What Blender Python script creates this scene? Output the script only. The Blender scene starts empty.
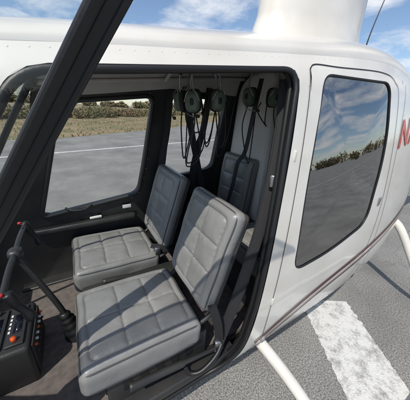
import bpy, bmesh, math, random
from math import sin, cos, pi, radians, hypot
from mathutils import Vector, Matrix, noise
random.seed(7)
SC=bpy.context.scene
COL=SC.collection

# ------------------------------------------------------------------ helpers
def link(o,parent=None):
    COL.objects.link(o)
    if parent is not None: o.parent=parent
    return o
def empty(name,parent=None):
    return link(bpy.data.objects.new(name,None),parent)
def mesh_obj(name,verts,faces,mat,parent=None,smooth=True):
    me=bpy.data.meshes.new(name); me.from_pydata([tuple(v) for v in verts],[],faces)
    me.materials.append(mat); me.update()
    if smooth:
        for p in me.polygons: p.use_smooth=True
    return link(bpy.data.objects.new(name,me),parent)
def fix_normals(o):
    bm=bmesh.new(); bm.from_mesh(o.data); bmesh.ops.recalc_face_normals(bm,faces=bm.faces); bm.to_mesh(o.data); bm.free()
def box(name,lo,hi,mat,parent=None,bev=.008,seg=3,rot=None,pivot=None):
    bm=bmesh.new(); bmesh.ops.create_cube(bm,size=1)
    c=[(a+b)/2 for a,b in zip(lo,hi)]; s=[abs(b-a) for a,b in zip(lo,hi)]
    for v in bm.verts: v.co=Vector((v.co.x*s[0],v.co.y*s[1],v.co.z*s[2]))
    if bev>0: bmesh.ops.bevel(bm,geom=bm.edges[:]+bm.verts[:],offset=min(bev,min(s)*.45),segments=seg,affect='EDGES',profile=.5)
    if rot is not None:
        bm.transform(rot)
    bm.transform(Matrix.Translation(c))
    me=bpy.data.meshes.new(name); bm.to_mesh(me); bm.free(); me.materials.append(mat)
    for p in me.polygons: p.use_smooth=True
    o=link(bpy.data.objects.new(name,me),parent)
    return o
def catmull(pts,n=10):
    P=[Vector(p) for p in pts]; out=[]
    P=[2*P[0]-P[1]]+P+[2*P[-1]-P[-2]]
    for i in range(1,len(P)-2):
        for k in range(n):
            t=k/n; a,b,c,d=P[i-1],P[i],P[i+1],P[i+2]
            out.append(.5*((2*b)+(c-a)*t+(2*a-5*b+4*c-d)*t*t+(3*b-a-3*c+d)*t**3))
    out.append(P[-2]); return out
def tube(name,pts,rad,mat,parent=None,n=10,smooth_n=8,caps=True,flat=None):
    P=catmull(pts,smooth_n) if smooth_n and len(pts)>2 else [Vector(p) for p in pts]
    R=rad if callable(rad) else (lambda t:rad)
    V=[];F=[]; up=None
    for i,p in enumerate(P):
        d=(P[min(i+1,len(P)-1)]-P[max(i-1,0)]).normalized()
        if up is None:
            up=d.orthogonal().normalized()
        up=(up-d*up.dot(d)).normalized(); s=d.cross(up)
        r=R(i/(len(P)-1))
        for k in range(n):
            a=2*pi*k/n; V.append(p+up*cos(a)*r+s*sin(a)*r)
    for i in range(len(P)-1):
        for k in range(n):
            F.append((i*n+k,i*n+(k+1)%n,(i+1)*n+(k+1)%n,(i+1)*n+k))
    if caps:
        F.append(tuple(range(n))[::-1]); F.append(tuple((len(P)-1)*n+k for k in range(n)))
    return mesh_obj(name,V,F,mat,parent)
WEB=[(-.5,-.5),(-.5,.5),(-.42,.9),(-.36,.4),(0,.55),(.36,.4),(.42,.9),(.5,.5),(.5,-.5)]
FRAME=[(-.5,-.8),(-.5,.25),(-.46,.5),(-.40,.6),(-.30,.58),(-.25,.35),(.05,.35),(.10,.75),(.16,.95),(.36,.98),(.45,.85),(.5,.5),(.5,-.8)]
def strap(name,pts,width,nrm,mat,parent=None,th=.003,n=8,prof=WEB):
    P=catmull(pts,n); V=[];F=[]; Nn=Vector(nrm).normalized()
    m=len(prof)
    for i,p in enumerate(P):
        d=(P[min(i+1,len(P)-1)]-P[max(i-1,0)]).normalized()
        s=d.cross(Nn).normalized(); nn=s.cross(d).normalized()
        for a,b in prof: V.append(p+s*a*width+nn*b*th)
    for i in range(len(P)-1):
        for k in range(m):
            F.append((i*m+k,i*m+(k+1)%m,(i+1)*m+(k+1)%m,(i+1)*m+k))
    F.append(tuple(range(m))); F.append(tuple((len(P)-1)*m+k for k in range(m))[::-1])
    return mesh_obj(name,V,F,mat,parent,smooth=False)
def lerp(a,b,t): return a+(b-a)*t
def interp(tab,x):
    if x<=tab[0][0]: return tab[0][1]
    if x>=tab[-1][0]: return tab[-1][1]
    for i in range(len(tab)-1):
        if tab[i][0]<=x<=tab[i+1][0]:
            x0,y0=tab[i];x1,y1=tab[i+1]
            xm,ym=tab[i-1] if i>0 else (2*x0-x1,2*y0-y1)
            xp,yp=tab[i+2] if i+2<len(tab) else (2*x1-x0,2*y1-y0)
            h=x1-x0;t=(x-x0)/h
            m0=(y1-ym)/(x1-xm)*h; m1=(yp-y0)/(xp-x0)*h
            return (2*t**3-3*t*t+1)*y0+(t**3-2*t*t+t)*m0+(-2*t**3+3*t*t)*y1+(t**3-t*t)*m1

# ------------------------------------------------------------------ materials
def new_mat(name):
    m=bpy.data.materials.new(name); m.use_nodes=True
    nt=m.node_tree; b=nt.nodes['Principled BSDF']; return m,nt,b
def N(nt,t,**kw):
    n=nt.nodes.new(t)
    for k,v in kw.items(): setattr(n,k,v)
    return n
def simple(name,col,rough=.5,metal=0,coat=0,bump=0,bscale=200,var=0,vscale=6,spec=.5,col2=None,detail=6,lo=.35,hi=.68):
    m,nt,b=new_mat(name)
    b.inputs['Base Color'].default_value=(*col,1); b.inputs['Roughness'].default_value=rough
    b.inputs['Metallic'].default_value=metal; b.inputs['Coat Weight'].default_value=coat
    b.inputs['Specular IOR Level'].default_value=spec
    tc=N(nt,'ShaderNodeTexCoord')
    if var>0 or col2:
        ns=N(nt,'ShaderNodeTexNoise'); ns.inputs['Scale'].default_value=vscale; ns.inputs['Detail'].default_value=detail
        nt.links.new(tc.outputs['Object'],ns.inputs['Vector'])
        r=N(nt,'ShaderNodeValToRGB'); r.color_ramp.elements[0].position=lo; r.color_ramp.elements[1].position=hi
        c2=col2 or tuple(c*(1-var) for c in col)
        r.color_ramp.elements[0].color=(*c2,1); r.color_ramp.elements[1].color=(*col,1)
        nt.links.new(ns.outputs['Fac'],r.inputs['Fac']); nt.links.new(r.outputs['Color'],b.inputs['Base Color'])
    if bump>0:
        ns=N(nt,'ShaderNodeTexNoise'); ns.inputs['Scale'].default_value=bscale; ns.inputs['Detail'].default_value=4
        nt.links.new(tc.outputs['Object'],ns.inputs['Vector'])
        bp=N(nt,'ShaderNodeBump'); bp.inputs['Strength'].default_value=bump; bp.inputs['Distance'].default_value=.002
        nt.links.new(ns.outputs['Fac'],bp.inputs['Height']); nt.links.new(bp.outputs['Normal'],b.inputs['Normal'])
    return m
M_white=simple('white_paint',(.79,.76,.70),rough=.26,coat=.6,col2=(.69,.65,.58),vscale=3.5,bump=.12,bscale=9,detail=12)
M_black=simple('black_plastic',(.022,.022,.023),rough=.42,bump=.3,bscale=260,col2=(.038,.037,.035))
M_rubber=simple('rubber_seal',(.012,.012,.013),rough=.45,bump=.2,bscale=120)
M_trim=simple('dark_trim_fabric',(.03,.03,.032),rough=.85,bump=.5,bscale=500,col2=(.05,.048,.045))
M_liner=simple('headliner_fabric',(.62,.60,.57),rough=.95,bump=.5,bscale=400,col2=(.54,.52,.50))
M_bulk=simple('bulkhead_cover',(.80,.78,.75),rough=.8,bump=.5,bscale=40,col2=(.72,.70,.67))
M_carpet=simple('floor_carpet',(.21,.175,.16),rough=1,bump=1,bscale=700,col2=(.13,.11,.10),vscale=25)
M_web=simple('belt_webbing',(.016,.016,.018),rough=.6,bump=.6,bscale=900)
M_metal=simple('steel',(.5,.5,.5),rough=.3,metal=1)
M_green=simple('headset_green',(.15,.19,.155),rough=.42,col2=(.11,.145,.115),vscale=30,bump=.15)
M_pad=simple('headset_pad',(.02,.02,.02),rough=.6)
M_red=simple('red_paint',(.62,.03,.03),rough=.35,coat=.3,col2=(.5,.02,.025))
M_maroon=simple('maroon_stripe_paint',(.085,.016,.022),rough=.4,coat=.15)
M_label=simple('white_label',(.75,.75,.72),rough=.5)
M_orange=simple('orange_knob',(.7,.10,.02),rough=.5)
M_display=simple('display_screen',(.01,.012,.02),rough=.1)

def leather():
    m,nt,b=new_mat('grey_leather')
    tc=N(nt,'ShaderNodeTexCoord')
    n1=N(nt,'ShaderNodeTexNoise'); n1.inputs['Scale'].default_value=7; n1.inputs['Detail'].default_value=6
    r=N(nt,'ShaderNodeValToRGB'); r.color_ramp.elements[0].color=(.20,.196,.188,1); r.color_ramp.elements[1].color=(.265,.261,.252,1)
    r.color_ramp.elements[0].position=.3; r.color_ramp.elements[1].position=.7
    v=N(nt,'ShaderNodeTexVoronoi'); v.inputs['Scale'].default_value=360
    n2=N(nt,'ShaderNodeTexNoise'); n2.inputs['Scale'].default_value=20; n2.inputs['Detail'].default_value=4; n2.inputs['Distortion'].default_value=1.2
    mx=N(nt,'ShaderNodeMath',operation='MULTIPLY_ADD'); mx.inputs[1].default_value=.22
    L=nt.links.new
    for n in (n1,v,n2): L(tc.outputs['Object'],n.inputs['Vector'])
    L(n1.outputs['Fac'],r.inputs['Fac']); L(r.outputs['Color'],b.inputs['Base Color'])
    L(v.outputs['Distance'],mx.inputs[0]); L(n2.outputs['Fac'],mx.inputs[2])
    bp=N(nt,'ShaderNodeBump'); bp.inputs['Strength'].default_value=.5; bp.inputs['Distance'].default_value=.0035
    L(mx.outputs[0],bp.inputs['Height']); L(bp.outputs['Normal'],b.inputs['Normal'])
    b.inputs['Roughness'].default_value=.36; b.inputs['Specular IOR Level'].default_value=.6
    return m
M_leather=leather()
M_piping=simple('dark_leather_piping',(.07,.068,.065),rough=.5)

def glass(name,refl,tint):
    m,nt,b=new_mat(name); nt.nodes.remove(b)
    out=nt.nodes['Material Output']
    tr=N(nt,'ShaderNodeBsdfTransparent'); tr.inputs['Color'].default_value=(*tint,1)
    gl=N(nt,'ShaderNodeBsdfGlossy'); gl.inputs['Roughness'].default_value=.015
    fr=N(nt,'ShaderNodeLayerWeight'); fr.inputs['Blend'].default_value=.25
    ma=N(nt,'ShaderNodeMath',operation='MULTIPLY_ADD'); ma.inputs[1].default_value=.6; ma.inputs[2].default_value=refl; ma.use_clamp=True
    mix=N(nt,'ShaderNodeMixShader'); L=nt.links.new
    L(fr.outputs['Fresnel'],ma.inputs[0]); L(ma.outputs[0],mix.inputs[0]); L(tr.outputs[0],mix.inputs[1]); L(gl.outputs[0],mix.inputs[2])
    L(mix.outputs[0],out.inputs['Surface']); return m
M_glass=glass('clear_acrylic',.02,(.93,.95,.94))
M_glass_t=glass('tinted_acrylic',.42,(.10,.12,.12))

# ------------------------------------------------------------------ helicopter shell geometry
WX=[(-1.3,.35),(-1.1,.62),(-.8,.84),(-.5,.95),(-.2,.99),(.2,1.0),(1.4,1.0),(1.9,.98),(2.4,.90),(2.9,.74),(3.4,.45)]
def zb(x): return interp([(-1.2,.6),(-.6,.44),(0,.42),(.8,.44),(1.6,.48),(2.2,.54),(2.8,.66),(3.4,.95)],x)
def zt(x): return interp([(-.6,1.945),(-.07,2.035),(.5,2.10),(1,2.155),(1.6,2.205),(1.95,2.19),(2.4,2.10),(2.9,1.95),(3.4,1.75)],x)
SP=[(0,.49),(.03,.565),(.09,.628),(.18,.662),(.32,.676),(.5,.66),(.72,.612),(.87,.567),(.95,.532),(1,.49)]
def ys(x,z):
    u=(z-zb(x))/(zt(x)-zb(x)); return interp(SP,min(max(u,0),1))*interp(WX,x)

def round_poly(P,r,n=7):
    out=[];m=len(P)
    for i in range(m):
        a=Vector(P[i-1]);b=Vector(P[i]);c=Vector(P[(i+1)%m])
        rr=r[i] if isinstance(r,(list,tuple)) else r
        d1=(a-b);d2=(c-b); q=min(rr,d1.length*.48,d2.length*.48)
        s=b+d1.normalized()*q; e=b+d2.normalized()*q
        for k in range(n+1):
            t=k/n; out.append((1-t)**2*s+2*t*(1-t)*b+t*t*e)
    return out
def ray_poly(c,ang,P):
    d=Vector((cos(ang),sin(ang))); best=None
    for i in range(len(P)):
        a=Vector(P[i])-c; b=Vector(P[(i+1)%len(P)])-c
        e=b-a; den=d.x*e.y-d.y*e.x
        if abs(den)<1e-12: continue
        t=(a.x*e.y-a.y*e.x)/den; s=(a.x*d.y-a.y*d.x)/den
        if t>0 and -1e-9<=s<=1+1e-9:
            if best is None or t>best: best=t
    return c+d*best if best else c
def ring(outer,inner,center,N_=110):
    c=Vector(center)
    A=[2*pi*k/N_ for k in range(N_)]
    A+=[math.atan2(p[1]-c.y,p[0]-c.x)%(2*pi) for p in outer]
    A=sorted(set(round(a,5) for a in A))
    return [(ray_poly(c,a,outer),ray_poly(c,a,inner)) for a in A]
def ring_patch(name,outer,inner,center,side,off,mat,parent,rows=6):
    R=ring(outer,inner,center); V=[];F=[];n=len(R)
    for j in range(rows+1):
        t=j/rows
        for o,i in R:
            p=o.lerp(i,t); V.append((p.x,side*(ys(p.x,p.y)-off),p.y))
    for j in range(rows):
        for k in range(n):
            F.append((j*n+k,j*n+(k+1)%n,(j+1)*n+(k+1)%n,(j+1)*n+k))
    return mesh_obj(name,V,F,mat,parent)
def rim(name,loop,side,o1,o2,mat,parent):
    n=len(loop);V=[];F=[]
    for t in (0,.33,.66,1):
        for p in loop: V.append((p[0],side*(ys(p[0],p[1])-lerp(o1,o2,t)),p[1]))
    for j in range(3):
        for k in range(n): F.append((j*n+k,j*n+(k+1)%n,(j+1)*n+(k+1)%n,(j+1)*n+k))
    return mesh_obj(name,V,F,mat,parent)
def loop_tube(name,loop,side,off,r,mat,parent,n=8):
    P=[Vector((p[0],side*(ys(p[0],p[1])-off),p[1])) for p in loop]
    Q=[P[0]]
    for p in P[1:]:
        if (p-Q[-1]).length>1e-3: Q.append(p)
    if (Q[0]-Q[-1]).length<1e-3: Q.pop()
    m=len(Q);V=[];F=[]
    for i,p in enumerate(Q):
        d=(Q[(i+1)%m]-Q[i-1]).normalized(); up=Vector((0,side,0)); up=(up-d*up.dot(d)).normalized(); s=d.cross(up)
        for k in range(n):
            a=2*pi*k/n; V.append(p+up*cos(a)*r+s*sin(a)*r)
    for i in range(m):
        for k in range(n): F.append((i*n+k,i*n+(k+1)%n,((i+1)%m)*n+(k+1)%n,((i+1)%m)*n+k))
    return mesh_obj(name,V,F,mat,parent)
def glass_fill(name,loop,center,side,off,mat,parent,rows=10,bulge=.012):
    n=len(loop);V=[];F=[];c=Vector(center)
    for j in range(rows):
        t=j/rows
        for p in loop:
            q=Vector(p).lerp(c,t); V.append((q.x,side*(ys(q.x,q.y)-off+bulge*(1-(1-t)**2)),q.y))
    V.append((c.x,side*(ys(c.x,c.y)-off+bulge),c.y))
    for j in range(rows-1):
        for k in range(n): F.append((j*n+k,j*n+(k+1)%n,(j+1)*n+(k+1)%n,(j+1)*n+k))
    for k in range(n): F.append(((rows-1)*n+k,(rows-1)*n+(k+1)%n,len(V)-1))
    return mesh_obj(name,V,F,mat,parent)

HELI=empty('helicopter')
def inset(P,c,d):
    c=Vector(c); out=[]
    for p in P:
        v=Vector(p)-c; out.append(c+v*(1+d/v.length))
    return out
def bot(*xs): return [(x,zb(x)) for x in xs]
def top(*xs): return [(x,zt(x)) for x in xs]
XS0,XS1=.83,1.0
outA=bot(-.62,-.3,0,.3,.6,XS0)+top(XS1,.85,.7,.55,.4,.25,.1,-.07)+[(-.54,1.27)]
doorP=[(-.47,.60),(-.40,.53),(.58,.50),(.715,.66),(.79,1.3),(.925,2.10),(-.015,1.997),(-.47,1.24)]
doorL=round_poly(doorP,[.06,.1,.14,.14,.3,.085,.07,.12]); cA=(.25,1.25)
ring_patch('port_side_skin_front',outA,doorL,cA,-1,0,M_white,HELI)
ring_patch('port_side_lining_front',outA,doorL,cA,-1,.042,M_black,HELI)
rim('port_door_opening_reveal',doorL,-1,0,.042,M_rubber,HELI)
loop_tube('port_door_seal',inset(doorL,cA,-.012),-1,.012,.0125,M_rubber,HELI)
loop_tube('port_door_inner_seal',inset(doorL,cA,.004),-1,.050,.014,M_rubber,HELI)
outB=bot(XS0,1.0,1.2,1.4,1.6,1.75,1.9)+top(1.9,1.83,1.75,1.67,1.6,1.5,1.4,1.3,1.2,1.1,XS1)
winP=[(.975,1.14),(1.30,1.165),(1.68,1.265),(1.755,1.75),(1.70,2.11),(1.075,2.09),(.99,1.6)]
winL=round_poly(winP,[.09,.2,.10,.2,.07,.07,.3]); cB=(1.35,1.65)
ring_patch('rear_door_skin',outB,winL,cB,-1,0,M_white,HELI)
ring_patch('rear_door_lining',outB,winL,cB,-1,.04,M_black,HELI)
rim('rear_window_reveal',winL,-1,0,.04,M_rubber,HELI)
loop_tube('rear_window_gasket',inset(winL,cB,-.002),-1,.003,.0055,M_rubber,HELI)
glass_fill('rear_window_tinted',winL,cB,-1,.006,M_glass_t,HELI,bulge=.02)
def skin_strip(name,pts,w,mat,side=-1,proud=.0015,n=14):
    P=catmull([(p[0],p[1],0) for p in pts],n);V=[];F=[]
    for i,p in enumerate(P):
        d=(P[min(i+1,len(P)-1)]-P[max(i-1,0)]).normalized(); s=Vector((-d.y,d.x,0))
        for k in (-.5,0,.5):
            q=p+s*w*k; V.append((q.x,side*(ys(q.x,q.y)+proud),q.y))
    for i in range(len(P)-1):
        for k in (0,1): F.append((i*3+k,i*3+k+1,i*3+k+4,i*3+k+3))
    return mesh_obj(name,V,F,mat,HELI)
skin_strip('rear_door_shut_line',[(.985,2.10),(.93,1.7),(.865,1.2),(.84,.85),(.88,.62),(1.02,.56),(1.5,.62),(1.78,.85),(1.86,1.4),(1.83,2.0),(1.76,2.12),(1.6,2.152),(1.2,2.13),(1.03,2.122),(.985,2.10)],.0045,M_rubber,proud=.0025)
st=[(.80,.680),(1.0,.785),(1.4,.92),(1.98,1.045),(2.67,1.165),(3.2,1.26)]
skin_strip('maroon_stripe',[(a,b+.004) for a,b in st],.032,M_maroon,proud=.0035)
skin_strip('maroon_pinstripe',[(a,b-.064) for a,b in st],.018,M_maroon,proud=.0035)
skin_strip('engine_cowl_seam',[(1.95,2.12),(1.93,1.5),(1.95,.9),(1.98,.6)],.004,M_rubber,proud=.0025)
def fitting(name,x,z,sx,sz,mat,t=.008):
    y=-ys(x,z); return box(name,(x-sx,y-t,z-sz),(x+sx,y+.004,z+sz),mat,HELI,bev=.004)
fitting('door_hinge',.895,1.75,.007,.024,M_white,.006); fitting('door_hinge',.85,1.0,.007,.024,M_white,.006)
fitting('door_latch',1.80,1.40,.012,.03,M_metal,.010)
def side_grid(name,x0,x1,side,off,mat,nx=30,nz=26):
    V=[];F=[]
    for i in range(nx+1):
        x=lerp(x0,x1,i/nx)
        for j in range(nz+1):
            z=lerp(zb(x),zt(x),j/nz); V.append((x,side*(ys(x,z)-off),z))
    for i in range(nx):
        for j in range(nz):
            a=i*(nz+1)+j; F.append((a,a+1,a+nz+2,a+nz+1))
    return mesh_obj(name,V,F,mat,HELI)
side_grid('aft_skin_port',1.9,3.4,-1,0,M_white); side_grid('aft_skin_starboard',1.9,3.4,1,0,M_white)
XM=.685
outC=bot(-.62,-.3,0,.3,XM)+top(XM,.55,.4,.25,.1,-.07)+[(-.27,1.30),(-.62,1.10)]
w1=[(-.20,1.13),(.50,1.22),(.56,1.5),(.635,1.985),(.05,1.91)]
w1L=round_poly(w1,[.05,.07,.2,.06,.07]); c1=(.25,1.55)
w2=[(.735,1.32),(1.25,1.38),(1.30,1.99),(.79,2.01)]
w2L=round_poly(w2,[.06,.08,.08,.06]); c2=(1.02,1.67)
outD=bot(XM,1.0,1.3,1.6,1.9)+top(1.9,1.75,1.6,1.4,1.2,1.0,.85,XM)
for nm,ou,wl,cc in (('starboard_front',outC,w1L,c1),('starboard_rear',outD,w2L,c2)):
    ring_patch(nm+'_skin',ou,wl,cc,1,0,M_white,HELI)
    ring_patch(nm+'_lining',ou,wl,cc,1,.04,M_black,HELI)
    rim(nm+'_window_reveal',wl,1,0,.04,M_rubber,HELI)
    loop_tube(nm+'_window_frame',inset(wl,cc,.012),1,.048,.014,M_black,HELI)
    glass_fill(nm+'_window',wl,cc,1,.012,M_glass,HELI)
V=[];F=[];nx=40
for i in range(nx+1):
    x=lerp(-.02,1.40,i/nx); z0=interp([(-.02,1.945),(.3,1.985),(.66,2.035),(.8,2.05),(1.4,2.04)],x); z1=zt(x)-.004
    for j in range(7):
        z=lerp(z0,z1,j/6); V.append((x,ys(x,z)-.047-(0 if j else -.004),z))
for i in range(nx):
    for j in range(6):
        a=i*7+j;F.append((a,a+1,a+8,a+7))
mesh_obj('headliner_side_return',V,F,M_liner,HELI)
V=[];F=[]
for wl,cc in ((w1L,c1),(w2L,c2)):
    lp=inset(wl,cc,.035); acc=0;last=lp[0]
    for p in lp:
        acc+=(p-last).length;last=p
        if acc>.075:
            acc=0;y=ys(p.x,p.y)-.0415;b=len(V)
            for k in range(8): V.append((p.x+.004*cos(k*pi/4),y,p.y+.004*sin(k*pi/4)))
            F.append(tuple(range(b,b+8)))
mesh_obj('window_frame_screws',V,F,M_metal,HELI,smooth=False)
qg=[(-.07,zt(-.07)),(-.54,1.27),(-.62,1.10),(-.27,1.30)]
mesh_obj('starboard_quarter_glass',[(x,ys(x,z)-.008,z) for x,z in qg],[(0,1,2,3)],M_glass,HELI)
def crown(x): return interp([(-.07,.105),(.6,.125),(1.4,.15),(2,.15),(3.4,.12)],x)
def roof(name,x0,x1,dz,dy,mat,nx=44,ny=36):
    V=[];F=[]
    for i in range(nx+1):
        x=lerp(x0,x1,i/nx); Y=ys(x,zt(x))-dy
        for j in range(ny+1):
            a=-pi/2+pi*j/ny; y=Y*sin(a); ca=max(cos(a),0)
            zz_=zt(x)+crown(x)*ca**.9-(dz*ca**.3 if ca>1e-6 else 0)
            V.append((x,y,zz_))
    for i in range(nx):
        for j in range(ny):
            a=i*(ny+1)+j; F.append((a,a+1,a+ny+2,a+ny+1))
    return mesh_obj(name,V,F,mat,HELI)
roof('roof_skin',-.07,3.4,0,0,M_white,nx=90)
roof('headliner',-.05,1.46,.055,.045,M_liner)
for sd in (-1,1):
    tube('cabin_roof_rail',[(x,sd*(ys(x,zt(x))-.058),zt(x)-.025) for x in (-.05,.3,.7,1.1,1.42)],.020 if sd<0 else .012,M_black if sd<0 else M_liner,HELI,n=12)
tube('headliner_cross_bow',[(.70,y,zt(.70)+crown(.7)*cos(y/.45*1.5)**.9-.062) for y in (-.42,-.3,-.15,0,.15,.3,.42)],.012,M_liner,HELI,n=10)
tube('windshield_header',[(-.06,y,zt(-.07)+crown(-.07)*cos(y/.45*1.5)**.9-.035) for y in (-.44,-.3,-.15,0,.15,.3,.44)],.022,M_black,HELI,n=10)
V=[];F=[];nx=60;ny=12
for i in range(nx+1):
    x=lerp(-1.1,3.4,i/nx); Y=ys(x,zb(x))
    for j in range(ny+1):
        b=-1+2*j/ny; V.append((x,Y*b,zb(x)-.05*(1-b*b)))
for i in range(nx):
    for j in range(ny):
        a=i*(ny+1)+j; F.append((a,a+1,a+ny+2,a+ny+1))
mesh_obj('belly_skin',V,F,M_white,HELI)
tube('tail_cone',[(3.3,0,1.42),(4.5,0,1.52),(6.0,0,1.60),(8.3,0,1.70)],lambda t:lerp(.30,.07,min(1,t*1.15)),M_white,HELI,n=24)
box('vertical_fin',(8.0,-.02,1.2),(8.35,.02,2.6),M_white,HELI,bev=.02)
box('horizontal_stabilizer',(7.6,-.02,1.7),(7.9,.9,1.73),M_white,HELI,bev=.01)
Ep=[(-.07,2.035),(-.24,1.77),(-.40,1.50),(-.54,1.27)]
Cp=[(-.07,2.14),(-.42,2.03),(-.82,1.72),(-1.12,1.27)]
El=[(-.54,1.27),(-.60,1.0),(-.63,.7),(-.62,zb(-.62))]
Cl=[(-1.12,1.27),(-1.22,1.0),(-1.16,.68),(-.85,.43)]
def loft(name,E,C,mat,m=32,par=HELI):
    Ec=catmull([(a,b,0) for a,b in E],8);Cc=catmull([(a,b,0) for a,b in C],8);V=[];F=[];k=len(Ec)
    for i in range(k):
        e,c=Ec[i],Cc[i]
        for j in range(m+1):
            b=-1+2*j/m; s=1-abs(b)**2.4
            V.append((lerp(e.x,c.x,s),b*ys(e.x,e.y),lerp(e.y,c.y,s)))
    for i in range(k-1):
        for j in range(m):
            a=i*(m+1)+j;F.append((a,a+1,a+m+2,a+m+1))
    return mesh_obj(name,V,F,mat,par)
loft('windshield',Ep,Cp,M_glass); loft('nose_skin',El,Cl,M_white)
tube('windshield_center_bow',[(a,0,b-.01) for a,b in Cp],.011,M_black,HELI)
for sd in (-1,1):
    tube('windshield_pillar',[(a,sd*(ys(a,b)-.012),b) for a,b in Ep],.018,M_white if sd<0 else M_black,HELI)
V=[];F=[];n=40;secs=[(2.28,.56,.28,1.60),(2.36,.49,.235,1.60),(2.46,.455,.22,1.60),(2.8,.45,.20,1.61),(3.1,.38,.17,1.61)]
for z,a,b,cx in secs:
    for k in range(n):
        t=2*pi*k/n; V.append((cx+a*cos(t),b*sin(t),z))
for i in range(len(secs)-1):
    for k in range(n): F.append((i*n+k,i*n+(k+1)%n,(i+1)*n+(k+1)%n,(i+1)*n+k))
F.append(tuple((len(secs)-1)*n+k for k in range(n)))
mesh_obj('mast_fairing',V,F,M_white,HELI)
tube('rotor_mast',[(1.6,0,3.0),(1.6,0,3.45)],.05,M_metal,HELI,smooth_n=0,n=16)
box('rotor_hub',(1.35,-.09,3.40),(1.85,.09,3.52),M_black,HELI,bev=.03)
for s_ in (1,-1):
    box('rotor_blade',(1.6+.25 if s_>0 else 1.6-5.0,-.13,3.455),(1.6+5.0 if s_>0 else 1.6-.25,.13,3.475),M_white,HELI,bev=.008)
tube('whip_antenna',[(2.32,0,2.28),(2.34,0,2.55),(2.46,0,2.95)],lambda t:lerp(.007,.003,t),M_black,HELI,n=8)
for sd in (-1,1):
    for (x,zr,xe) in ((.97,.50,1.09),(3.0,.89,3.06)):
        tube('skid_strut',[(x,sd*.30,zr-.06),(x,sd*.50,zr-.04),(lerp(x,xe,.5),sd*.86,.34),(xe,sd*1.27,.10)],lambda t:lerp(.044,.032,t),M_white,HELI,n=18)
    tube('skid_tube',[(-.9,sd*1.27,.22),(-.65,sd*1.27,.09),(.5,sd*1.27,.05),(2.2,sd*1.27,.05),(3.2,sd*1.27,.06)],.04,M_white,HELI,n=16)

V=[];F=[]
def rivet(x,z,side=-1,r=.0028):
    c=Vector((x,side*ys(x,z),z)); e=.004
    ty=Vector((0,side*(ys(x,z+e)-ys(x,z-e)),2*e)).normalized(); tx=Vector((1,0,0)); nn=Vector((0,side,0)); nn=(nn-ty*nn.dot(ty)).normalized()
    b=len(V)
    for k in range(8):
        a=2*pi*k/8; V.append(c+tx*cos(a)*r+ty*sin(a)*r+nn*.0002)
    for k in range(8):
        a=2*pi*k/8; V.append(c+tx*cos(a)*r*.6+ty*sin(a)*r*.6+nn*.0008)
    for k in range(8): F.append((b+k,b+(k+1)%8,b+8+(k+1)%8,b+8+k))
    F.append(tuple(b+8+k for k in range(8)))
for i in range(46):
    x=-.02+i*.040; rivet(x,zt(x)-.012)
for i in range(24):
    z=.70+i*.058; x=lerp(XS0,XS1,(z-zb(.83))/(1.7))-.018
    if z<2.05: rivet(x,z)
for i in range(26): rivet(1.965,.68+i*.055)
for i in range(34):
    x=2.0+i*.04; rivet(x,lerp(zb(x),zt(x),.93)); rivet(x,lerp(zb(x),zt(x),.07))
mesh_obj('rivets',V,F,M_white,HELI)
def letters(txt,x,z,h,side=-1):
    cu=bpy.data.curves.new('registration','FONT'); cu.body=txt; cu.size=h; cu.resolution_u=3; cu.offset=.006
    o=bpy.data.objects.new('registration_letters',cu); COL.objects.link(o)
    dg=bpy.context.evaluated_depsgraph_get(); me=bpy.data.meshes.new_from_object(o.evaluated_get(dg)); bpy.data.objects.remove(o)
    bm=bmesh.new(); bm.from_mesh(me)
    bmesh.ops.triangulate(bm,faces=bm.faces); bmesh.ops.subdivide_edges(bm,edges=bm.edges,cuts=3,use_grid_fill=True)
    for v in bm.verts:
        X=x+v.co.x+v.co.y*.12; Z=z+v.co.y+.1*v.co.x; v.co=Vector((X,side*(ys(X,Z)+.004),Z))
    bm.to_mesh(me); bm.free(); me.materials.clear(); me.materials.append(M_red)
    link(bpy.data.objects.new('registration_letters',me),HELI)
letters('N744',1.93,1.74,.25)

box('cabin_floor',(-.95,-.50,.565),(1.42,.50,.60),M_carpet,HELI,bev=.004)
box('keel_console',(-.02,-.055,.60),(.62,.055,.86),M_black,HELI,bev=.015)
for sd in (-1,1):
    a,b=sorted((sd*.07,sd*.53))
    box('seat_box_front',(.03,a,.60),(.55,b,.805),M_black,HELI,bev=.012)
    box('seat_box_rear',(.98,a,.60),(1.40,b,.95),M_trim,HELI,bev=.012)
    a,b=sorted((sd*.50,sd*.60))
    box('door_sill',(-.42,a,.56),(.72,b,.615),M_black,HELI,bev=.012)
for k in range(6):
    box('seat_box_vent_slot',(.024,-.50+k*.07,.66),(.031,-.46+k*.07,.78),M_rubber,HELI,bev=.002)
for k in range(5):
    box('seat_box_side_slot',(.10+k*.08,-.5335,.68),(.14+k*.08,-.529,.76),M_rubber,HELI,bev=.001)
def bulk(name,x0,x1,mat,P,th=.04,rnd=.22,cy=0):
    L_=round_poly(P,[.03,.03,rnd,rnd],12)
    zlo=min(p[1] for p in P);zhi=max(p[1] for p in P)
    n=len(L_);V=[];F=[];c=Vector((sum(p[0] for p in P)/4,(zlo+zhi)/2))
    for k,(off,sc) in enumerate(((th,1.0),(.010,1.0),(0,.97),(-.006,.85),(-.008,.5),(-.008,.02))):
        for p in L_:
            q=c+(Vector(p)-c)*sc; x=lerp(x0,x1,(q.y-zlo)/(zhi-zlo)); V.append((x+off,q.x,q.y))
    for j in range(5):
        for k in range(n): F.append((j*n+k,j*n+(k+1)%n,(j+1)*n+(k+1)%n,(j+1)*n+k))
    o=mesh_obj(name,V,F,mat,HELI); fix_normals(o); return o
bulk('rear_bulkhead',1.43,1.46,M_liner,[(-.50,.62),(.50,.62),(.43,2.24),(-.43,2.24)],rnd=.10)
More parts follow.
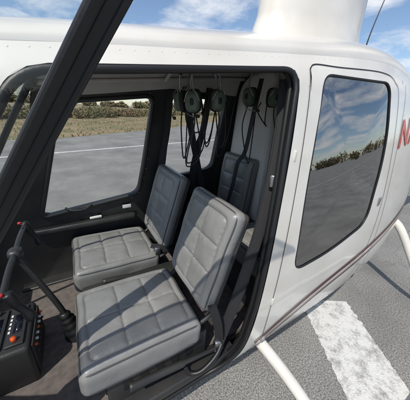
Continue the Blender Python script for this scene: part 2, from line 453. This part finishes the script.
for sd in (-1,1):
    P=[(.03,1.0),(.55,1.0),(.47,2.18),(.05,2.22)]
    if sd<0: P=[(-.55,1.0),(-.03,1.0),(-.05,2.22),(-.47,2.18)]
    bulk('bulkhead_cover',1.375,1.41,M_bulk,P,rnd=.16)

# ------------------------------------------------------------------ seats
def cushion(name,w,l,t,mat,parent,M,cols,rows,border=.05,puff=.013,r=.035,res=96,wr=1.0,seed=0):
    V=[];F=[];idx={}
    bx=w/2-border; by=l/2-border
    def seamdist(x,y):
        d=9
        ax,ay=abs(x),abs(y); R=.03
        qx,qy=max(ax-(bx-R),0),max(ay-(by-R),0)
        sd_=hypot(qx,qy)-R if (qx>0 or qy>0) else -min(bx-ax,by-ay)
        d=min(d,abs(sd_))
        if sd_<0:
            for k in range(1,cols): d=min(d,abs(x-(-bx+2*bx*k/cols)))
            for k in range(1,rows): d=min(d,abs(y-(-by+2*by*k/rows)))
        return d
    nx=res;ny=int(res*l/w);nz=8
    def P(i,j,k):
        x=(i/nx-.5)*w;y=(j/ny-.5)*l;z=(k/nz-.5)*t
        q=Vector((x,y,z)); inner=Vector((max(-w/2+r,min(w/2-r,x)),max(-l/2+r,min(l/2-r,y)),max(-t/2+r,min(t/2-r,z))))
        dd=q-inner
        if dd.length>1e-9: q=inner+dd.normalized()*r
        if k==nz:
            e=max(0,1-(abs(x)/(w/2))**4)*max(0,1-(abs(y)/(l/2))**4)
            xs=x+.002*noise.noise(Vector((y*10,seed,1.))); ysn=y+.002*noise.noise(Vector((x*10,seed,7.)))
            s=seamdist(xs,ysn); m3=min(1,e*3)
            q.z+=puff*e+ .009*(1-math.exp(-(s/.015)**1.1))*m3-.005*math.exp(-(s/.0042)**2)*m3
            wv=noise.noise(Vector((x*7+seed,y*7,seed)))
            pk=math.exp(-s/.02)*noise.noise(Vector((x*55+seed,y*55,seed*2.)))
            q.z+=wr*(.005*wv*e+.0018*noise.noise(Vector((x*26+seed,y*13,seed+3)))*e+.003*pk*e)
        q.x+=.005*noise.noise(Vector((y*7,z*7,seed+5.))) ; q.y+=.005*noise.noise(Vector((x*7,z*7,seed+9.)))
        return q
    def vid(i,j,k):
        key=(i,j,k)
        if key not in idx: idx[key]=len(V); V.append(M@P(i,j,k))
        return idx[key]
    for i in range(nx):
        for j in range(ny):
            F.append((vid(i,j,nz),vid(i+1,j,nz),vid(i+1,j+1,nz),vid(i,j+1,nz)))
            F.append((vid(i,j,0),vid(i,j+1,0),vid(i+1,j+1,0),vid(i+1,j,0)))
    for i in range(nx):
        for k in range(nz):
            F.append((vid(i,0,k),vid(i+1,0,k),vid(i+1,0,k+1),vid(i,0,k+1)))
            F.append((vid(i,ny,k),vid(i,ny,k+1),vid(i+1,ny,k+1),vid(i+1,ny,k)))
    for j in range(ny):
        for k in range(nz):
            F.append((vid(0,j,k),vid(0,j,k+1),vid(0,j+1,k+1),vid(0,j+1,k)))
            F.append((vid(nx,j,k),vid(nx,j+1,k),vid(nx,j+1,k+1),vid(nx,j,k+1)))
    for zz_ in (t/2-r*.30,-t/2+r*.30):
        ww,ll=w/2-r*.30+.001,l/2-r*.30+.001
        L_=round_poly([(-ww,-ll),(ww,-ll),(ww,ll),(-ww,ll)],r*1.3,6)
        Q=[]
        for a in range(len(L_)):
            p=L_[a];q=L_[(a+1)%len(L_)];m=max(1,int((q-p).length/.03))
            for b in range(m):
                c=p.lerp(q,b/m)
                Q.append(M@Vector((c.x+.005*noise.noise(Vector((c.y*7,zz_*7,seed+5.))),c.y+.005*noise.noise(Vector((c.x*7,zz_*7,seed+9.))),zz_)))
        Q.append(Q[0]); tube('seat_piping',Q,.0042,M_piping,parent,n=6,smooth_n=0,caps=False)
    return mesh_obj(name,V,F,mat,parent)
def seat(y,front=True,seed=0):
    S=empty('helicopter_seat')
    if front:
        x0,x1,zc,w=-.055,.50,.86,.50; xb,zbk,hb,lean=.545,.94,.565,17
    else:
        x0,x1,zc,w=.93,1.34,1.01,.48; xb,zbk,hb,lean=1.30,1.06,.50,7
    R=Matrix(((0,1,0,0),(-1,0,0,0),(0,0,1,0),(0,0,0,1)))
    M=Matrix.Translation(((x0+x1)/2,y,zc))@Matrix.Rotation(radians(2.5),4,'Y')@R
    cushion('seat_cushion',w,x1-x0,.145,M_leather,S,M,2,3,seed=seed)
    a=radians(lean)
    ax=Vector((0,-1,0)); ay=Vector((sin(a),0,cos(a))); az=ax.cross(ay)
    if az.x>0: ax=-ax; az=ax.cross(ay)
    c=Vector((xb,y,zbk))+ay*hb/2
    B=Matrix(((ax.x,ay.x,az.x,c.x),(ax.y,ay.y,az.y,c.y),(ax.z,ay.z,az.z,c.z),(0,0,0,1)))
    cushion('seat_back',w*.89,hb,.078,M_leather,S,B,2,3,seed=seed+3,border=.055,r=.034,puff=.010)
    if front:
        Bb=B@Matrix.Translation((0,0,-.045))
        o=box('seat_back_shell',(-.5,-.5,-.5),(.5,.5,.5),M_trim,S,bev=.05)
        o.data.transform(Matrix.Diagonal((w*.90-.02,hb-.03,.02,1))); o.data.transform(Bb)
        for s_ in (-1,1):
            tube('seat_hinge',[(xb-.05,y+s_*w*.40,zc),(xb+.02,y+s_*w*.42,zc+.05),(xb+.045,y+s_*w*.40,zc+.13)],.012,M_black,S)
    return S
seat(-.315,True,1); seat(.315,True,11)
seat(-.29,False,21); seat(.30,False,31)

# ------------------------------------------------------------------ belts
def buckle(loc,S,rot=0):
    box('belt_buckle',(loc[0]-.02,loc[1]-.012,loc[2]-.03),(loc[0]+.02,loc[1]+.012,loc[2]+.03),M_metal,S,bev=.006,rot=Matrix.Rotation(rot,4,'Z'))
S=empty('seat_belt')
strap('shoulder_strap',[(.93,-.45,2.06),(.91,-.49,1.8),(.83,-.535,1.4),(.71,-.56,1.0),(.60,-.57,.70)],.056,(-.75,-.6,.1),M_web,S)
strap('lap_strap',[(.60,-.57,.70),(.59,-.585,.80),(.57,-.58,.92),(.545,-.56,1.02)],.045,(-.5,-.8,.1),M_web,S)
box('belt_anchor',(.575,-.585,.66),(.635,-.555,.74),M_metal,S,bev=.008)
buckle((.87,-.525,1.62),S,.6)
S=empty('seat_belt')
strap('shoulder_strap',[(1.14,-.36,2.19),(1.10,-.39,1.9),(1.02,-.42,1.5),(.94,-.46,1.1)],.050,(-.75,-.65,0),M_web,S)
strap('shoulder_strap_b',[(.99,-.43,2.08),(.97,-.45,1.75),(.90,-.49,1.35),(.80,-.50,1.02)],.05,(-.6,-.8,0),M_web,S)
# harness lying down over the rear starboard seat back
strap('rear_lap_strap',[(1.30,.10,2.14),(1.28,.12,1.9),(1.275,.16,1.62),(1.22,.17,1.52),(1.20,.19,1.30),(1.16,.22,1.12),(1.06,.26,1.115)],.045,(-1,0,.2),M_web,S)
S=empty('seat_belt')
strap('shoulder_strap',[(.76,.48,2.04),(.75,.535,1.75),(.70,.56,1.45),(.66,.56,1.05)],.055,(-.6,-.8,0),M_web,S)
strap('lap_strap',[(.60,.03,.92),(.52,.07,.98),(.45,.12,.985)],.045,(-.3,0,1),M_web,S)
buckle((.47,.03,.99),S)
S=empty('seat_belt')
strap('shoulder_strap',[(1.10,.47,2.08),(1.08,.52,1.75),(1.0,.54,1.4),(1.0,.51,1.1)],.055,(-.6,-.8,0),M_web,S)
strap('shoulder_strap_b',[(.88,.46,2.07),(.95,.49,1.75),(1.02,.51,1.5),(1.1,.49,1.15)],.055,(-.6,-.8,0),M_web,S)

# ------------------------------------------------------------------ headsets
def ellipsoid(name,c,rx,ry,rz,mat,parent,R,pw=2.6,n=24,m=14):
    V=[];F=[]
    def sg(v,p): return math.copysign(abs(v)**p,v)
    e=2/pw
    for i in range(m+1):
        ph=-pi/2+pi*i/m
        for k in range(n):
            th=2*pi*k/n
            V.append(Vector(c)+R@Vector((rx*sg(cos(ph),e)*sg(cos(th),e),ry*sg(cos(ph),e)*sg(sin(th),e),rz*sg(sin(ph),e))))
    for i in range(m):
        for k in range(n): F.append((i*n+k,i*n+(k+1)%n,(i+1)*n+(k+1)%n,(i+1)*n+k))
    return mesh_obj(name,V,F,mat,parent)
def headset(loc,yaw,tilt=0,cord=None,seed=0,splay=1.0,K=1.15):
    rnd=random.Random(seed)
    H=empty('headset')
    R=(Matrix.Rotation(yaw,3,'Z')@Matrix.Rotation(tilt,3,'X'))
    c=Vector(loc)
    def W(x,y,z): return c+R@Vector((x*K,y*K,z*K))
    tube('headband',[W(-.085,0,-.15)]+[W(.083*sin(a),0,-.083+.083*cos(a)) for a in [lerp(-pi/2,pi/2,k/10) for k in range(11)]]+[W(.085,0,-.15)],.005,M_metal,H,n=8,smooth_n=4)
    tube('headband_pad',[W(.083*sin(a),0,-.083+.083*cos(a)) for a in [lerp(-.95,.95,k/8) for k in range(9)]],.014,M_pad,H,n=10,smooth_n=4)
    for s_ in (-1,1):
        Rc=R@Matrix.Rotation(-s_*splay,3,'Z')
        cc=W(s_*.078,-.006,-.172)
        ellipsoid('ear_cup',cc,.030*K,.037*K,.050*K,M_green,H,Rc,pw=3)
        ellipsoid('ear_seal',cc+Rc@Vector((-s_*.028*K,0,0)),.018*K,.043*K,.056*K,M_pad,H,Rc,pw=3)
        ellipsoid('ear_cup_boss',cc+Rc@Vector((s_*.028*K,0,.0)),.006*K,.010*K,.016*K,M_pad,H,Rc,pw=3)
        tube('cup_stirrup',[cc+Rc@Vector((s_*.012,-.040*K,0)),cc+Rc@Vector((s_*.028*K,-.024,.040*K)),cc+Rc@Vector((s_*.012,0,.062*K)),cc+Rc@Vector((s_*.028*K,.024,.040*K)),cc+Rc@Vector((s_*.012,.040*K,0))],.003,M_metal,H,n=6)
    tube('mic_boom',[W(-.10,-.02,-.20),W(-.085,-.05,-.235),W(-.05,-.07,-.25),W(-.02,-.075,-.25)],.0028,M_metal,H,n=6)
    ellipsoid('microphone',W(-.01,-.075,-.25),.014,.009,.010,M_pad,H,R)
    p0=W(-.08,.0,-.22)
    drop=cord or .35
    for q in range(3):
        pts=[p0+Vector((0,0,0)),p0+Vector((rnd.uniform(-.02,.02),rnd.uniform(-.02,.02),-drop*.4)),
             p0+Vector((rnd.uniform(-.05,.08),rnd.uniform(-.04,.04),-drop)),
             p0+Vector((rnd.uniform(.04,.12),rnd.uniform(-.03,.03),-drop*.75)),
             p0+Vector((rnd.uniform(.05,.14),rnd.uniform(-.02,.04),.02+rnd.uniform(0,.1)))]
        tube('headset_cord',pts,.0045,M_rubber,H,n=6,smooth_n=12)
        p0=W(.08 if q==0 else 0,.0,-.20); drop*=rnd.uniform(.6,1.1)
    return H
HS=[((1.27,.045,2.215),-.80,.0,.42,1,1.15),((.82,.07,2.17),-.9,.05,.34,2,.9),((.87,.19,2.18),-.3,-.05,.40,3,1.0),((.70,.10,2.155),-1.6,.08,.30,4,.6)]
for h in HS:
    headset(*h); p=h[0]
    tube('headset_hook',[(p[0],p[1],p[2]+.08),(p[0],p[1],p[2]-.005),(p[0]-.03,p[1],p[2]-.02),(p[0]-.045,p[1],p[2]+.01)],.005,M_black,HELI,n=8)

# ------------------------------------------------------------------ controls
tube('cyclic_stick',[(-.10,-.03,.62),(-.13,-.02,.80),(-.19,.0,1.0),(-.26,.03,1.20)],.015,M_black,HELI,n=14)
tube('cyclic_boot',[(-.085,-.03,.60),(-.11,-.028,.70),(-.13,-.02,.78)],lambda t:lerp(.070,.026,t**.7)+.003*sin(t*30),M_rubber,HELI,n=20,smooth_n=14)
tube('cyclic_crossbar',[(-.27,-.26,1.18),(-.265,-.1,1.21),(-.26,.03,1.215),(-.255,.16,1.23),(-.25,.30,1.23)],.013,M_black,HELI,n=14)
ellipsoid('cyclic_pivot',(-.26,.03,1.21),.032,.038,.030,M_black,HELI,Matrix.Identity(3))
for yy,zz in ((-.26,1.18),(.30,1.23)):
    tube('cyclic_grip',[(-.25,yy,zz+.02),(-.235,yy,zz-.04),(-.21,yy,zz-.10),(-.20,yy,zz-.14)],lambda t:.019+.003*sin(t*9),M_rubber,HELI,n=14)
    ellipsoid('grip_button',(-.27,yy,zz+.02),.010,.008,.008,M_red,HELI,Matrix.Identity(3))
cx0=-.255;cz=.85
box('instrument_console',(-.95,-.235,.60),(cx0,.08,cz),M_black,HELI,bev=.02)
for k in range(3):
    x=cx0-.06-.085*k
    box('radio_unit',(x-.035,-.20,cz-.002),(x+.037,.05,cz+.012),M_black,HELI,bev=.004)
    box('radio_display',(x-.012,-.13,cz+.0115),(x+.022,-.01,cz+.0135),M_display,HELI,bev=0)
    for yy in (-.175,.028):
        tube('radio_knob',[(x,yy,cz+.01),(x,yy,cz+.033)],.011,M_black if (k or yy>0) else M_orange,HELI,smooth_n=0,n=16)
    for j in range(5):
        box('radio_button',(x-.031,-.125+j*.026,cz+.012),(x-.022,-.111+j*.026,cz+.016),M_label,HELI,bev=.001)
box('console_face',(cx0,-.21,.64),(cx0+.008,.06,cz-.02),M_trim,HELI,bev=.003)
for j in range(7):
    tube('circuit_breaker',[(cx0+.006,-.18+j*.036,.795),(cx0+.020,-.18+j*.036,.795)],.007,M_label if j%3 else M_orange,HELI,smooth_n=0,n=12)
    tube('circuit_breaker',[(cx0+.006,-.18+j*.036,.750),(cx0+.020,-.18+j*.036,.750)],.006,M_black,HELI,smooth_n=0,n=12)
box('instrument_panel',(-.98,-.3,.86),(-.72,.3,1.25),M_black,HELI,bev=.04)
tube('collective_lever',[(.62,-.565,.66),(.52,-.57,.69),(.38,-.575,.72),(.22,-.575,.745),(.12,-.575,.76)],lambda t:.012 if t<.5 else .018,M_black,HELI,n=14)
tube('wiring_loop',[(.66,-.55,.74),(.58,-.60,.68),(.48,-.61,.63),(.42,-.585,.62),(.40,-.56,.66)],.013,M_rubber,HELI,n=12)
tube('collective_lever',[(.62,.03,.70),(.45,.03,.80),(.25,.03,.85),(.10,.03,.87)],lambda t:.013 if t<.55 else .02,M_black,HELI,n=14)
box('door_latch_handle',(.10,.585,1.055),(.19,.605,1.075),M_label,HELI,bev=.006)
box('door_placard',(.36,.597,1.10),(.43,.603,1.13),M_label,HELI,bev=.001)
box('door_arm_pad',(-.30,.56,1.0),(.46,.625,1.05),M_black,HELI,bev=.02)
tube('door_pull',[(-.05,.60,1.18),(0,.575,1.16),(.08,.575,1.16),(.13,.60,1.18)],.009,M_black,HELI,n=8)

# ------------------------------------------------------------------ open port door (hinged at front, swung out)
hinge=Vector((-.40,-.62)); dirv=Vector((.857,-.515)).normalized(); nv=Vector((-dirv.y,dirv.x))
def D(s,z,o=0): q=hinge+dirv*s+nv*o; return Vector((q.x,q.y,z))
edge=[(.86,2.34),(.77,2.225),(.607,2.01),(.427,1.77),(.25,1.53),(.12,1.32),(.09,1.1),(.09,.62)]
strap('open_door_frame',[D(a,b) for a,b in edge],.034,(.25,-.75,.25),M_rubber,HELI,th=.009,n=10,prof=FRAME)
tube('open_door_frame_front',[D(.0,.62),D(-.02,1.0),D(.0,1.32),D(.2,1.75),D(.42,2.08),D(.62,2.28),D(.86,2.34)],.010,M_white,HELI,n=14)
mesh_obj('open_door_window',[D(.02,1.3,.005),D(.11,1.3,.005),D(.427,1.77,.005),D(.77,2.225,.005),D(.85,2.33,.005),D(.62,2.27,.005),D(.42,2.07,.005),D(.2,1.74,.005)],[tuple(range(8))],M_glass,HELI,smooth=False)
V=[D(0,.62),D(.09,.62),D(.09,1.1),D(.11,1.3),D(0,1.3),D(-.02,1.0)]
V2=[v+Vector((nv.x,nv.y,0))*.03 for v in V]; n=6
F=[tuple(range(n)),tuple(range(n,2*n))[::-1]]+[(k,(k+1)%n,n+(k+1)%n,n+k) for k in range(n)]
o=mesh_obj('open_door_panel',V+V2,F,M_white,HELI,smooth=False); fix_normals(o)

# ------------------------------------------------------------------ ground
def ground_mat():
    m,nt,b=new_mat('asphalt'); L=nt.links.new
    tc=N(nt,'ShaderNodeTexCoord')
    n1=N(nt,'ShaderNodeTexNoise'); n1.inputs['Scale'].default_value=.7; n1.inputs['Detail'].default_value=11; n1.inputs['Roughness'].default_value=.65
    n2=N(nt,'ShaderNodeTexNoise'); n2.inputs['Scale'].default_value=90; n2.inputs['Detail'].default_value=3
    v=N(nt,'ShaderNodeTexVoronoi'); v.inputs['Scale'].default_value=110
    r1=N(nt,'ShaderNodeValToRGB'); r1.color_ramp.elements[0].color=(.175,.170,.163,1); r1.color_ramp.elements[1].color=(.29,.282,.27,1)
    r1.color_ramp.elements[0].position=.35;r1.color_ramp.elements[1].position=.65
    r2=N(nt,'ShaderNodeValToRGB'); r2.color_ramp.elements[0].color=(.4,.4,.4,1); r2.color_ramp.elements[1].color=(1.6,1.6,1.55,1)
    r2.color_ramp.elements[0].position=.32;r2.color_ramp.elements[1].position=.72
    mx=N(nt,'ShaderNodeMix',data_type='RGBA',blend_type='MULTIPLY'); mx.inputs['Factor'].default_value=1
    for n in (n1,n2,v): L(tc.outputs['Object'],n.inputs['Vector'])
    L(n1.outputs['Fac'],r1.inputs['Fac']);L(n2.outputs['Fac'],r2.inputs['Fac'])
    L(r1.outputs['Color'],mx.inputs['A']);L(r2.outputs['Color'],mx.inputs['B'])
    n3=N(nt,'ShaderNodeTexNoise'); n3.inputs['Scale'].default_value=1.4; n3.inputs['Detail'].default_value=9; n3.inputs['Roughness'].default_value=.6
    L(tc.outputs['Object'],n3.inputs['Vector'])
    va=N(nt,'ShaderNodeMix',data_type='RGBA',blend_type='ADD'); va.inputs['Factor'].default_value=1.0
    L(tc.outputs['Object'],va.inputs['A']); L(n3.outputs['Color'],va.inputs['B'])
    vc=N(nt,'ShaderNodeTexVoronoi',feature='DISTANCE_TO_EDGE'); vc.inputs['Scale'].default_value=.45; L(va.outputs['Result'],vc.inputs['Vector'])
    rc=N(nt,'ShaderNodeValToRGB'); rc.color_ramp.elements[0].color=(.5,.5,.5,1); rc.color_ramp.elements[0].position=.0; rc.color_ramp.elements[1].color=(1,1,1,1); rc.color_ramp.elements[1].position=.0045
    L(vc.outputs['Distance'],rc.inputs['Fac'])
    mc=N(nt,'ShaderNodeMix',data_type='RGBA',blend_type='MULTIPLY')
    mk=N(nt,'ShaderNodeMath',operation='MULTIPLY_ADD'); mk.inputs[1].default_value=3; mk.inputs[2].default_value=-.95; mk.use_clamp=True
    L(n1.outputs['Fac'],mk.inputs[0]); L(mk.outputs[0],mc.inputs['Factor'])
    L(mx.outputs['Result'],mc.inputs['A']);L(rc.outputs['Color'],mc.inputs['B']);L(mc.outputs['Result'],b.inputs['Base Color'])
    bp=N(nt,'ShaderNodeBump');bp.inputs['Strength'].default_value=.7;bp.inputs['Distance'].default_value=.005
    L(v.outputs['Distance'],bp.inputs['Height']);L(bp.outputs['Normal'],b.inputs['Normal']); b.inputs['Roughness'].default_value=.9
    return m
def paint_mat():
    m,nt,b=new_mat('worn_road_paint');L=nt.links.new
    tc=N(nt,'ShaderNodeTexCoord');n=N(nt,'ShaderNodeTexNoise');n.inputs['Scale'].default_value=7;n.inputs['Detail'].default_value=14;n.inputs['Roughness'].default_value=.85
    r=N(nt,'ShaderNodeValToRGB');r.color_ramp.elements[0].position=.39;r.color_ramp.elements[1].position=.52
    r.color_ramp.elements[0].color=(.27,.262,.25,1);r.color_ramp.elements[1].color=(.68,.67,.64,1)
    L(tc.outputs['Object'],n.inputs['Vector']);L(n.outputs['Fac'],r.inputs['Fac']);L(r.outputs['Color'],b.inputs['Base Color'])
    v=N(nt,'ShaderNodeTexVoronoi'); v.inputs['Scale'].default_value=110;L(tc.outputs['Object'],v.inputs['Vector'])
    bp=N(nt,'ShaderNodeBump');bp.inputs['Strength'].default_value=.7;bp.inputs['Distance'].default_value=.005
    L(v.outputs['Distance'],bp.inputs['Height']);L(bp.outputs['Normal'],b.inputs['Normal']);b.inputs['Roughness'].default_value=.8
    return m
M_asph=ground_mat();M_paint=paint_mat()
M_grass=simple('dry_grass',(.30,.22,.13),rough=1,col2=(.15,.14,.07),vscale=.5,bump=1,bscale=20)
s=900
mesh_obj('ground',[(-s,-s,0),(s,-s,0),(s,s,0),(-s,s,0)],[(0,1,2,3)],M_asph,smooth=False)
def stripe(p0,p1,w,seed,nseg=160,rag=.012):
    a=Vector(p0);b=Vector(p1);d=(b-a);nn=Vector((-d.y,d.x)).normalized();V=[];F=[]
    for i in range(nseg+1):
        c=a+d*i/nseg
        for s_ in (-1,1):
            q=c+nn*s_*(w/2+rag*(noise.noise(Vector((i*.35,s_*5,seed)))*1.5+noise.noise(Vector((i*1.3,s_*5,seed)))*.7)); V.append((q.x,q.y,.004))
    for i in range(nseg): F.append((2*i,2*i+1,2*i+3,2*i+2))
    mesh_obj('road_marking',V,F,M_paint,smooth=False)
stripe((2.22,-.35),(1.02,-2.3),.52,1)
stripe((-12,6.7),(60,24.7),.2,2)
stripe((-30,-11.9),(60,-16),.2,3)
edgeL=[(-60,7.5),(-25,10),(-8,12.5),(0,14.5),(8,20),(20,31),(45,49),(120,90)]
V=[];F=[]
for i,(x,y) in enumerate(edgeL):
    for j,dd in enumerate((0,1.0,4,12,60,400)):
        V.append((x-dd*.35,y+dd,(.006,.08,.16,.22,.3,.4)[j]))
for i in range(len(edgeL)-1):
    for j in range(5):
        a=i*6+j;F.append((a,a+6,a+7,a+1))
mesh_obj('grass',V,F,M_grass)
def edge_pt(u):
    u*=len(edgeL)-1;i=min(int(u),len(edgeL)-2);t=u-i
    return lerp(edgeL[i][0],edgeL[i+1][0],t),lerp(edgeL[i][1],edgeL[i+1][1],t)
rnd=random.Random(3);V=[];F=[]
for k in range(16000):
    x,y=edge_pt(rnd.uniform(.12,.9));dd=rnd.uniform(0,14)**1.0;x-=dd*.35;y+=dd
    h=rnd.uniform(.05,.18);a=rnd.uniform(0,pi);w=rnd.uniform(.03,.09);z=.03+min(dd,6)*.02
    b=len(V);V+= [(x-w*cos(a),y-w*sin(a),z-.05),(x+w*cos(a),y+w*sin(a),z-.05),(x+rnd.uniform(-.1,.1),y+rnd.uniform(-.1,.1),z+h)];F.append((b,b+1,b+2))
M_tuft=simple('dry_grass_tufts',(.36,.26,.15),rough=1,col2=(.17,.16,.07),vscale=.4)
mesh_obj('grass_tufts',V,F,M_tuft,smooth=False)
M_leafG=simple('scrub_foliage',(.09,.115,.04),rough=.9,col2=(.19,.125,.07),vscale=.18)
def foliage(name,pathf,count,hf,dep,leaf,seed,mat,per=110):
    rnd=random.Random(seed);V=[];F=[]
    for c in range(count):
        u=rnd.random();x,y=pathf(u);x+=rnd.uniform(-dep,dep);y+=rnd.uniform(-dep,dep)
        h=hf(x,y)*rnd.uniform(.45,1.15);r=h*rnd.uniform(.5,1.0)
        for k in range(per):
            th=rnd.uniform(0,2*pi);ph=math.acos(rnd.uniform(-1,1));q=rnd.uniform(.5,1.05)
            p=Vector((x+r*q*sin(ph)*cos(th),y+r*q*sin(ph)*sin(th),.1+h*.5+h*.5*q*cos(ph)))
            l=leaf*rnd.uniform(.6,1.5);a=Vector((rnd.gauss(0,1),rnd.gauss(0,1),rnd.gauss(0,1))).normalized();b_=a.orthogonal().normalized()
            i=len(V);V+=[p-a*l,p+b_*l*.6,p+a*l,p-b_*l*.6];F.append((i,i+1,i+2,i+3))
    mesh_obj(name,V,F,mat,smooth=False)
def path1(u):
    x,y=edge_pt(.10+.82*u); return x-6,y+15
foliage('hedge',path1,520,lambda x,y:1.35+.6*noise.noise(Vector((x*.13,y*.13,3))),3.0,.13,5,M_leafG)
def path2(u):
    a=u*2*pi; return 190*cos(a),190*sin(a)
foliage('distant_trees',path2,620,lambda x,y: (5.5+2.5*noise.noise(Vector((x*.02,y*.02,1)))) if y>0 else 9,9,.8,8,M_leafG,per=90)

# ------------------------------------------------------------------ sky and sun
sun_dir=Vector((-.48,-.31,.82)).normalized()   # towards the sun
elev=math.asin(sun_dir.z); az=math.atan2(sun_dir.x,sun_dir.y)
w=bpy.data.worlds.new('World');SC.world=w;w.use_nodes=True;nt=w.node_tree;L=nt.links.new
bg=nt.nodes['Background'];sky=N(nt,'ShaderNodeTexSky');sky.sky_type='NISHITA';sky.sun_disc=False
sky.sun_elevation=elev;sky.sun_rotation=az;sky.altitude=100;sky.air_density=1.0;sky.dust_density=.4;sky.ozone_density=2.2
tc=N(nt,'ShaderNodeTexCoord');sep=N(nt,'ShaderNodeSeparateXYZ');L(tc.outputs['Generated'],sep.inputs[0])
zz=N(nt,'ShaderNodeMath',operation='ADD');zz.inputs[1].default_value=.12;L(sep.outputs['Z'],zz.inputs[0])
zm=N(nt,'ShaderNodeMath',operation='MAXIMUM');zm.inputs[1].default_value=.05;L(zz.outputs[0],zm.inputs[0])
dx=N(nt,'ShaderNodeMath',operation='DIVIDE');dy=N(nt,'ShaderNodeMath',operation='DIVIDE')
L(sep.outputs['X'],dx.inputs[0]);L(zm.outputs[0],dx.inputs[1]);L(sep.outputs['Y'],dy.inputs[0]);L(zm.outputs[0],dy.inputs[1])
cb=N(nt,'ShaderNodeCombineXYZ');L(dx.outputs[0],cb.inputs[0]);L(dy.outputs[0],cb.inputs[1])
cn=N(nt,'ShaderNodeTexNoise');cn.inputs['Scale'].default_value=1.3;cn.inputs['Detail'].default_value=10;cn.inputs['Roughness'].default_value=.58;cn.inputs['Distortion'].default_value=.3
L(cb.outputs[0],cn.inputs['Vector'])
cr=N(nt,'ShaderNodeValToRGB');cr.color_ramp.elements[0].position=.47;cr.color_ramp.elements[1].position=.66;L(cn.outputs['Fac'],cr.inputs['Fac'])
cm=N(nt,'ShaderNodeMix',data_type='RGBA');L(cr.outputs['Color'],cm.inputs['Factor']);L(sky.outputs['Color'],cm.inputs['A'])
cm.inputs['B'].default_value=(6.6,6.8,7.1,1)
L(cm.outputs['Result'],bg.inputs['Color']);bg.inputs['Strength'].default_value=.14
sl=bpy.data.lights.new('sun','SUN');sl.energy=3.7;sl.angle=radians(.55);sl.color=(1,.95,.87)
so=link(bpy.data.objects.new('sun',sl));so.rotation_euler=sun_dir.to_track_quat('Z','Y').to_euler()

# ------------------------------------------------------------------ camera
yaw,pitch,roll=.55,.392,-.05
f=Vector((sin(yaw)*cos(pitch),cos(yaw)*cos(pitch),-sin(pitch)));r=Vector((cos(yaw),-sin(yaw),0));d=f.cross(r)
r2=r*cos(roll)+d*sin(roll);d2=-r*sin(roll)+d*cos(roll)
cd=bpy.data.cameras.new('camera');cam=link(bpy.data.objects.new('camera',cd))
cam.matrix_world=Matrix(((r2.x,-d2.x,-f.x,.07),(r2.y,-d2.y,-f.y,-1.22),(r2.z,-d2.z,-f.z,1.92),(0,0,0,1)))
cd.sensor_fit='HORIZONTAL';cd.sensor_width=36;cd.lens=219/410*36;cd.clip_start=.02;cd.clip_end=3000
SC.camera=cam
SC.view_settings.view_transform='Standard';SC.view_settings.look='None';SC.view_settings.exposure=0
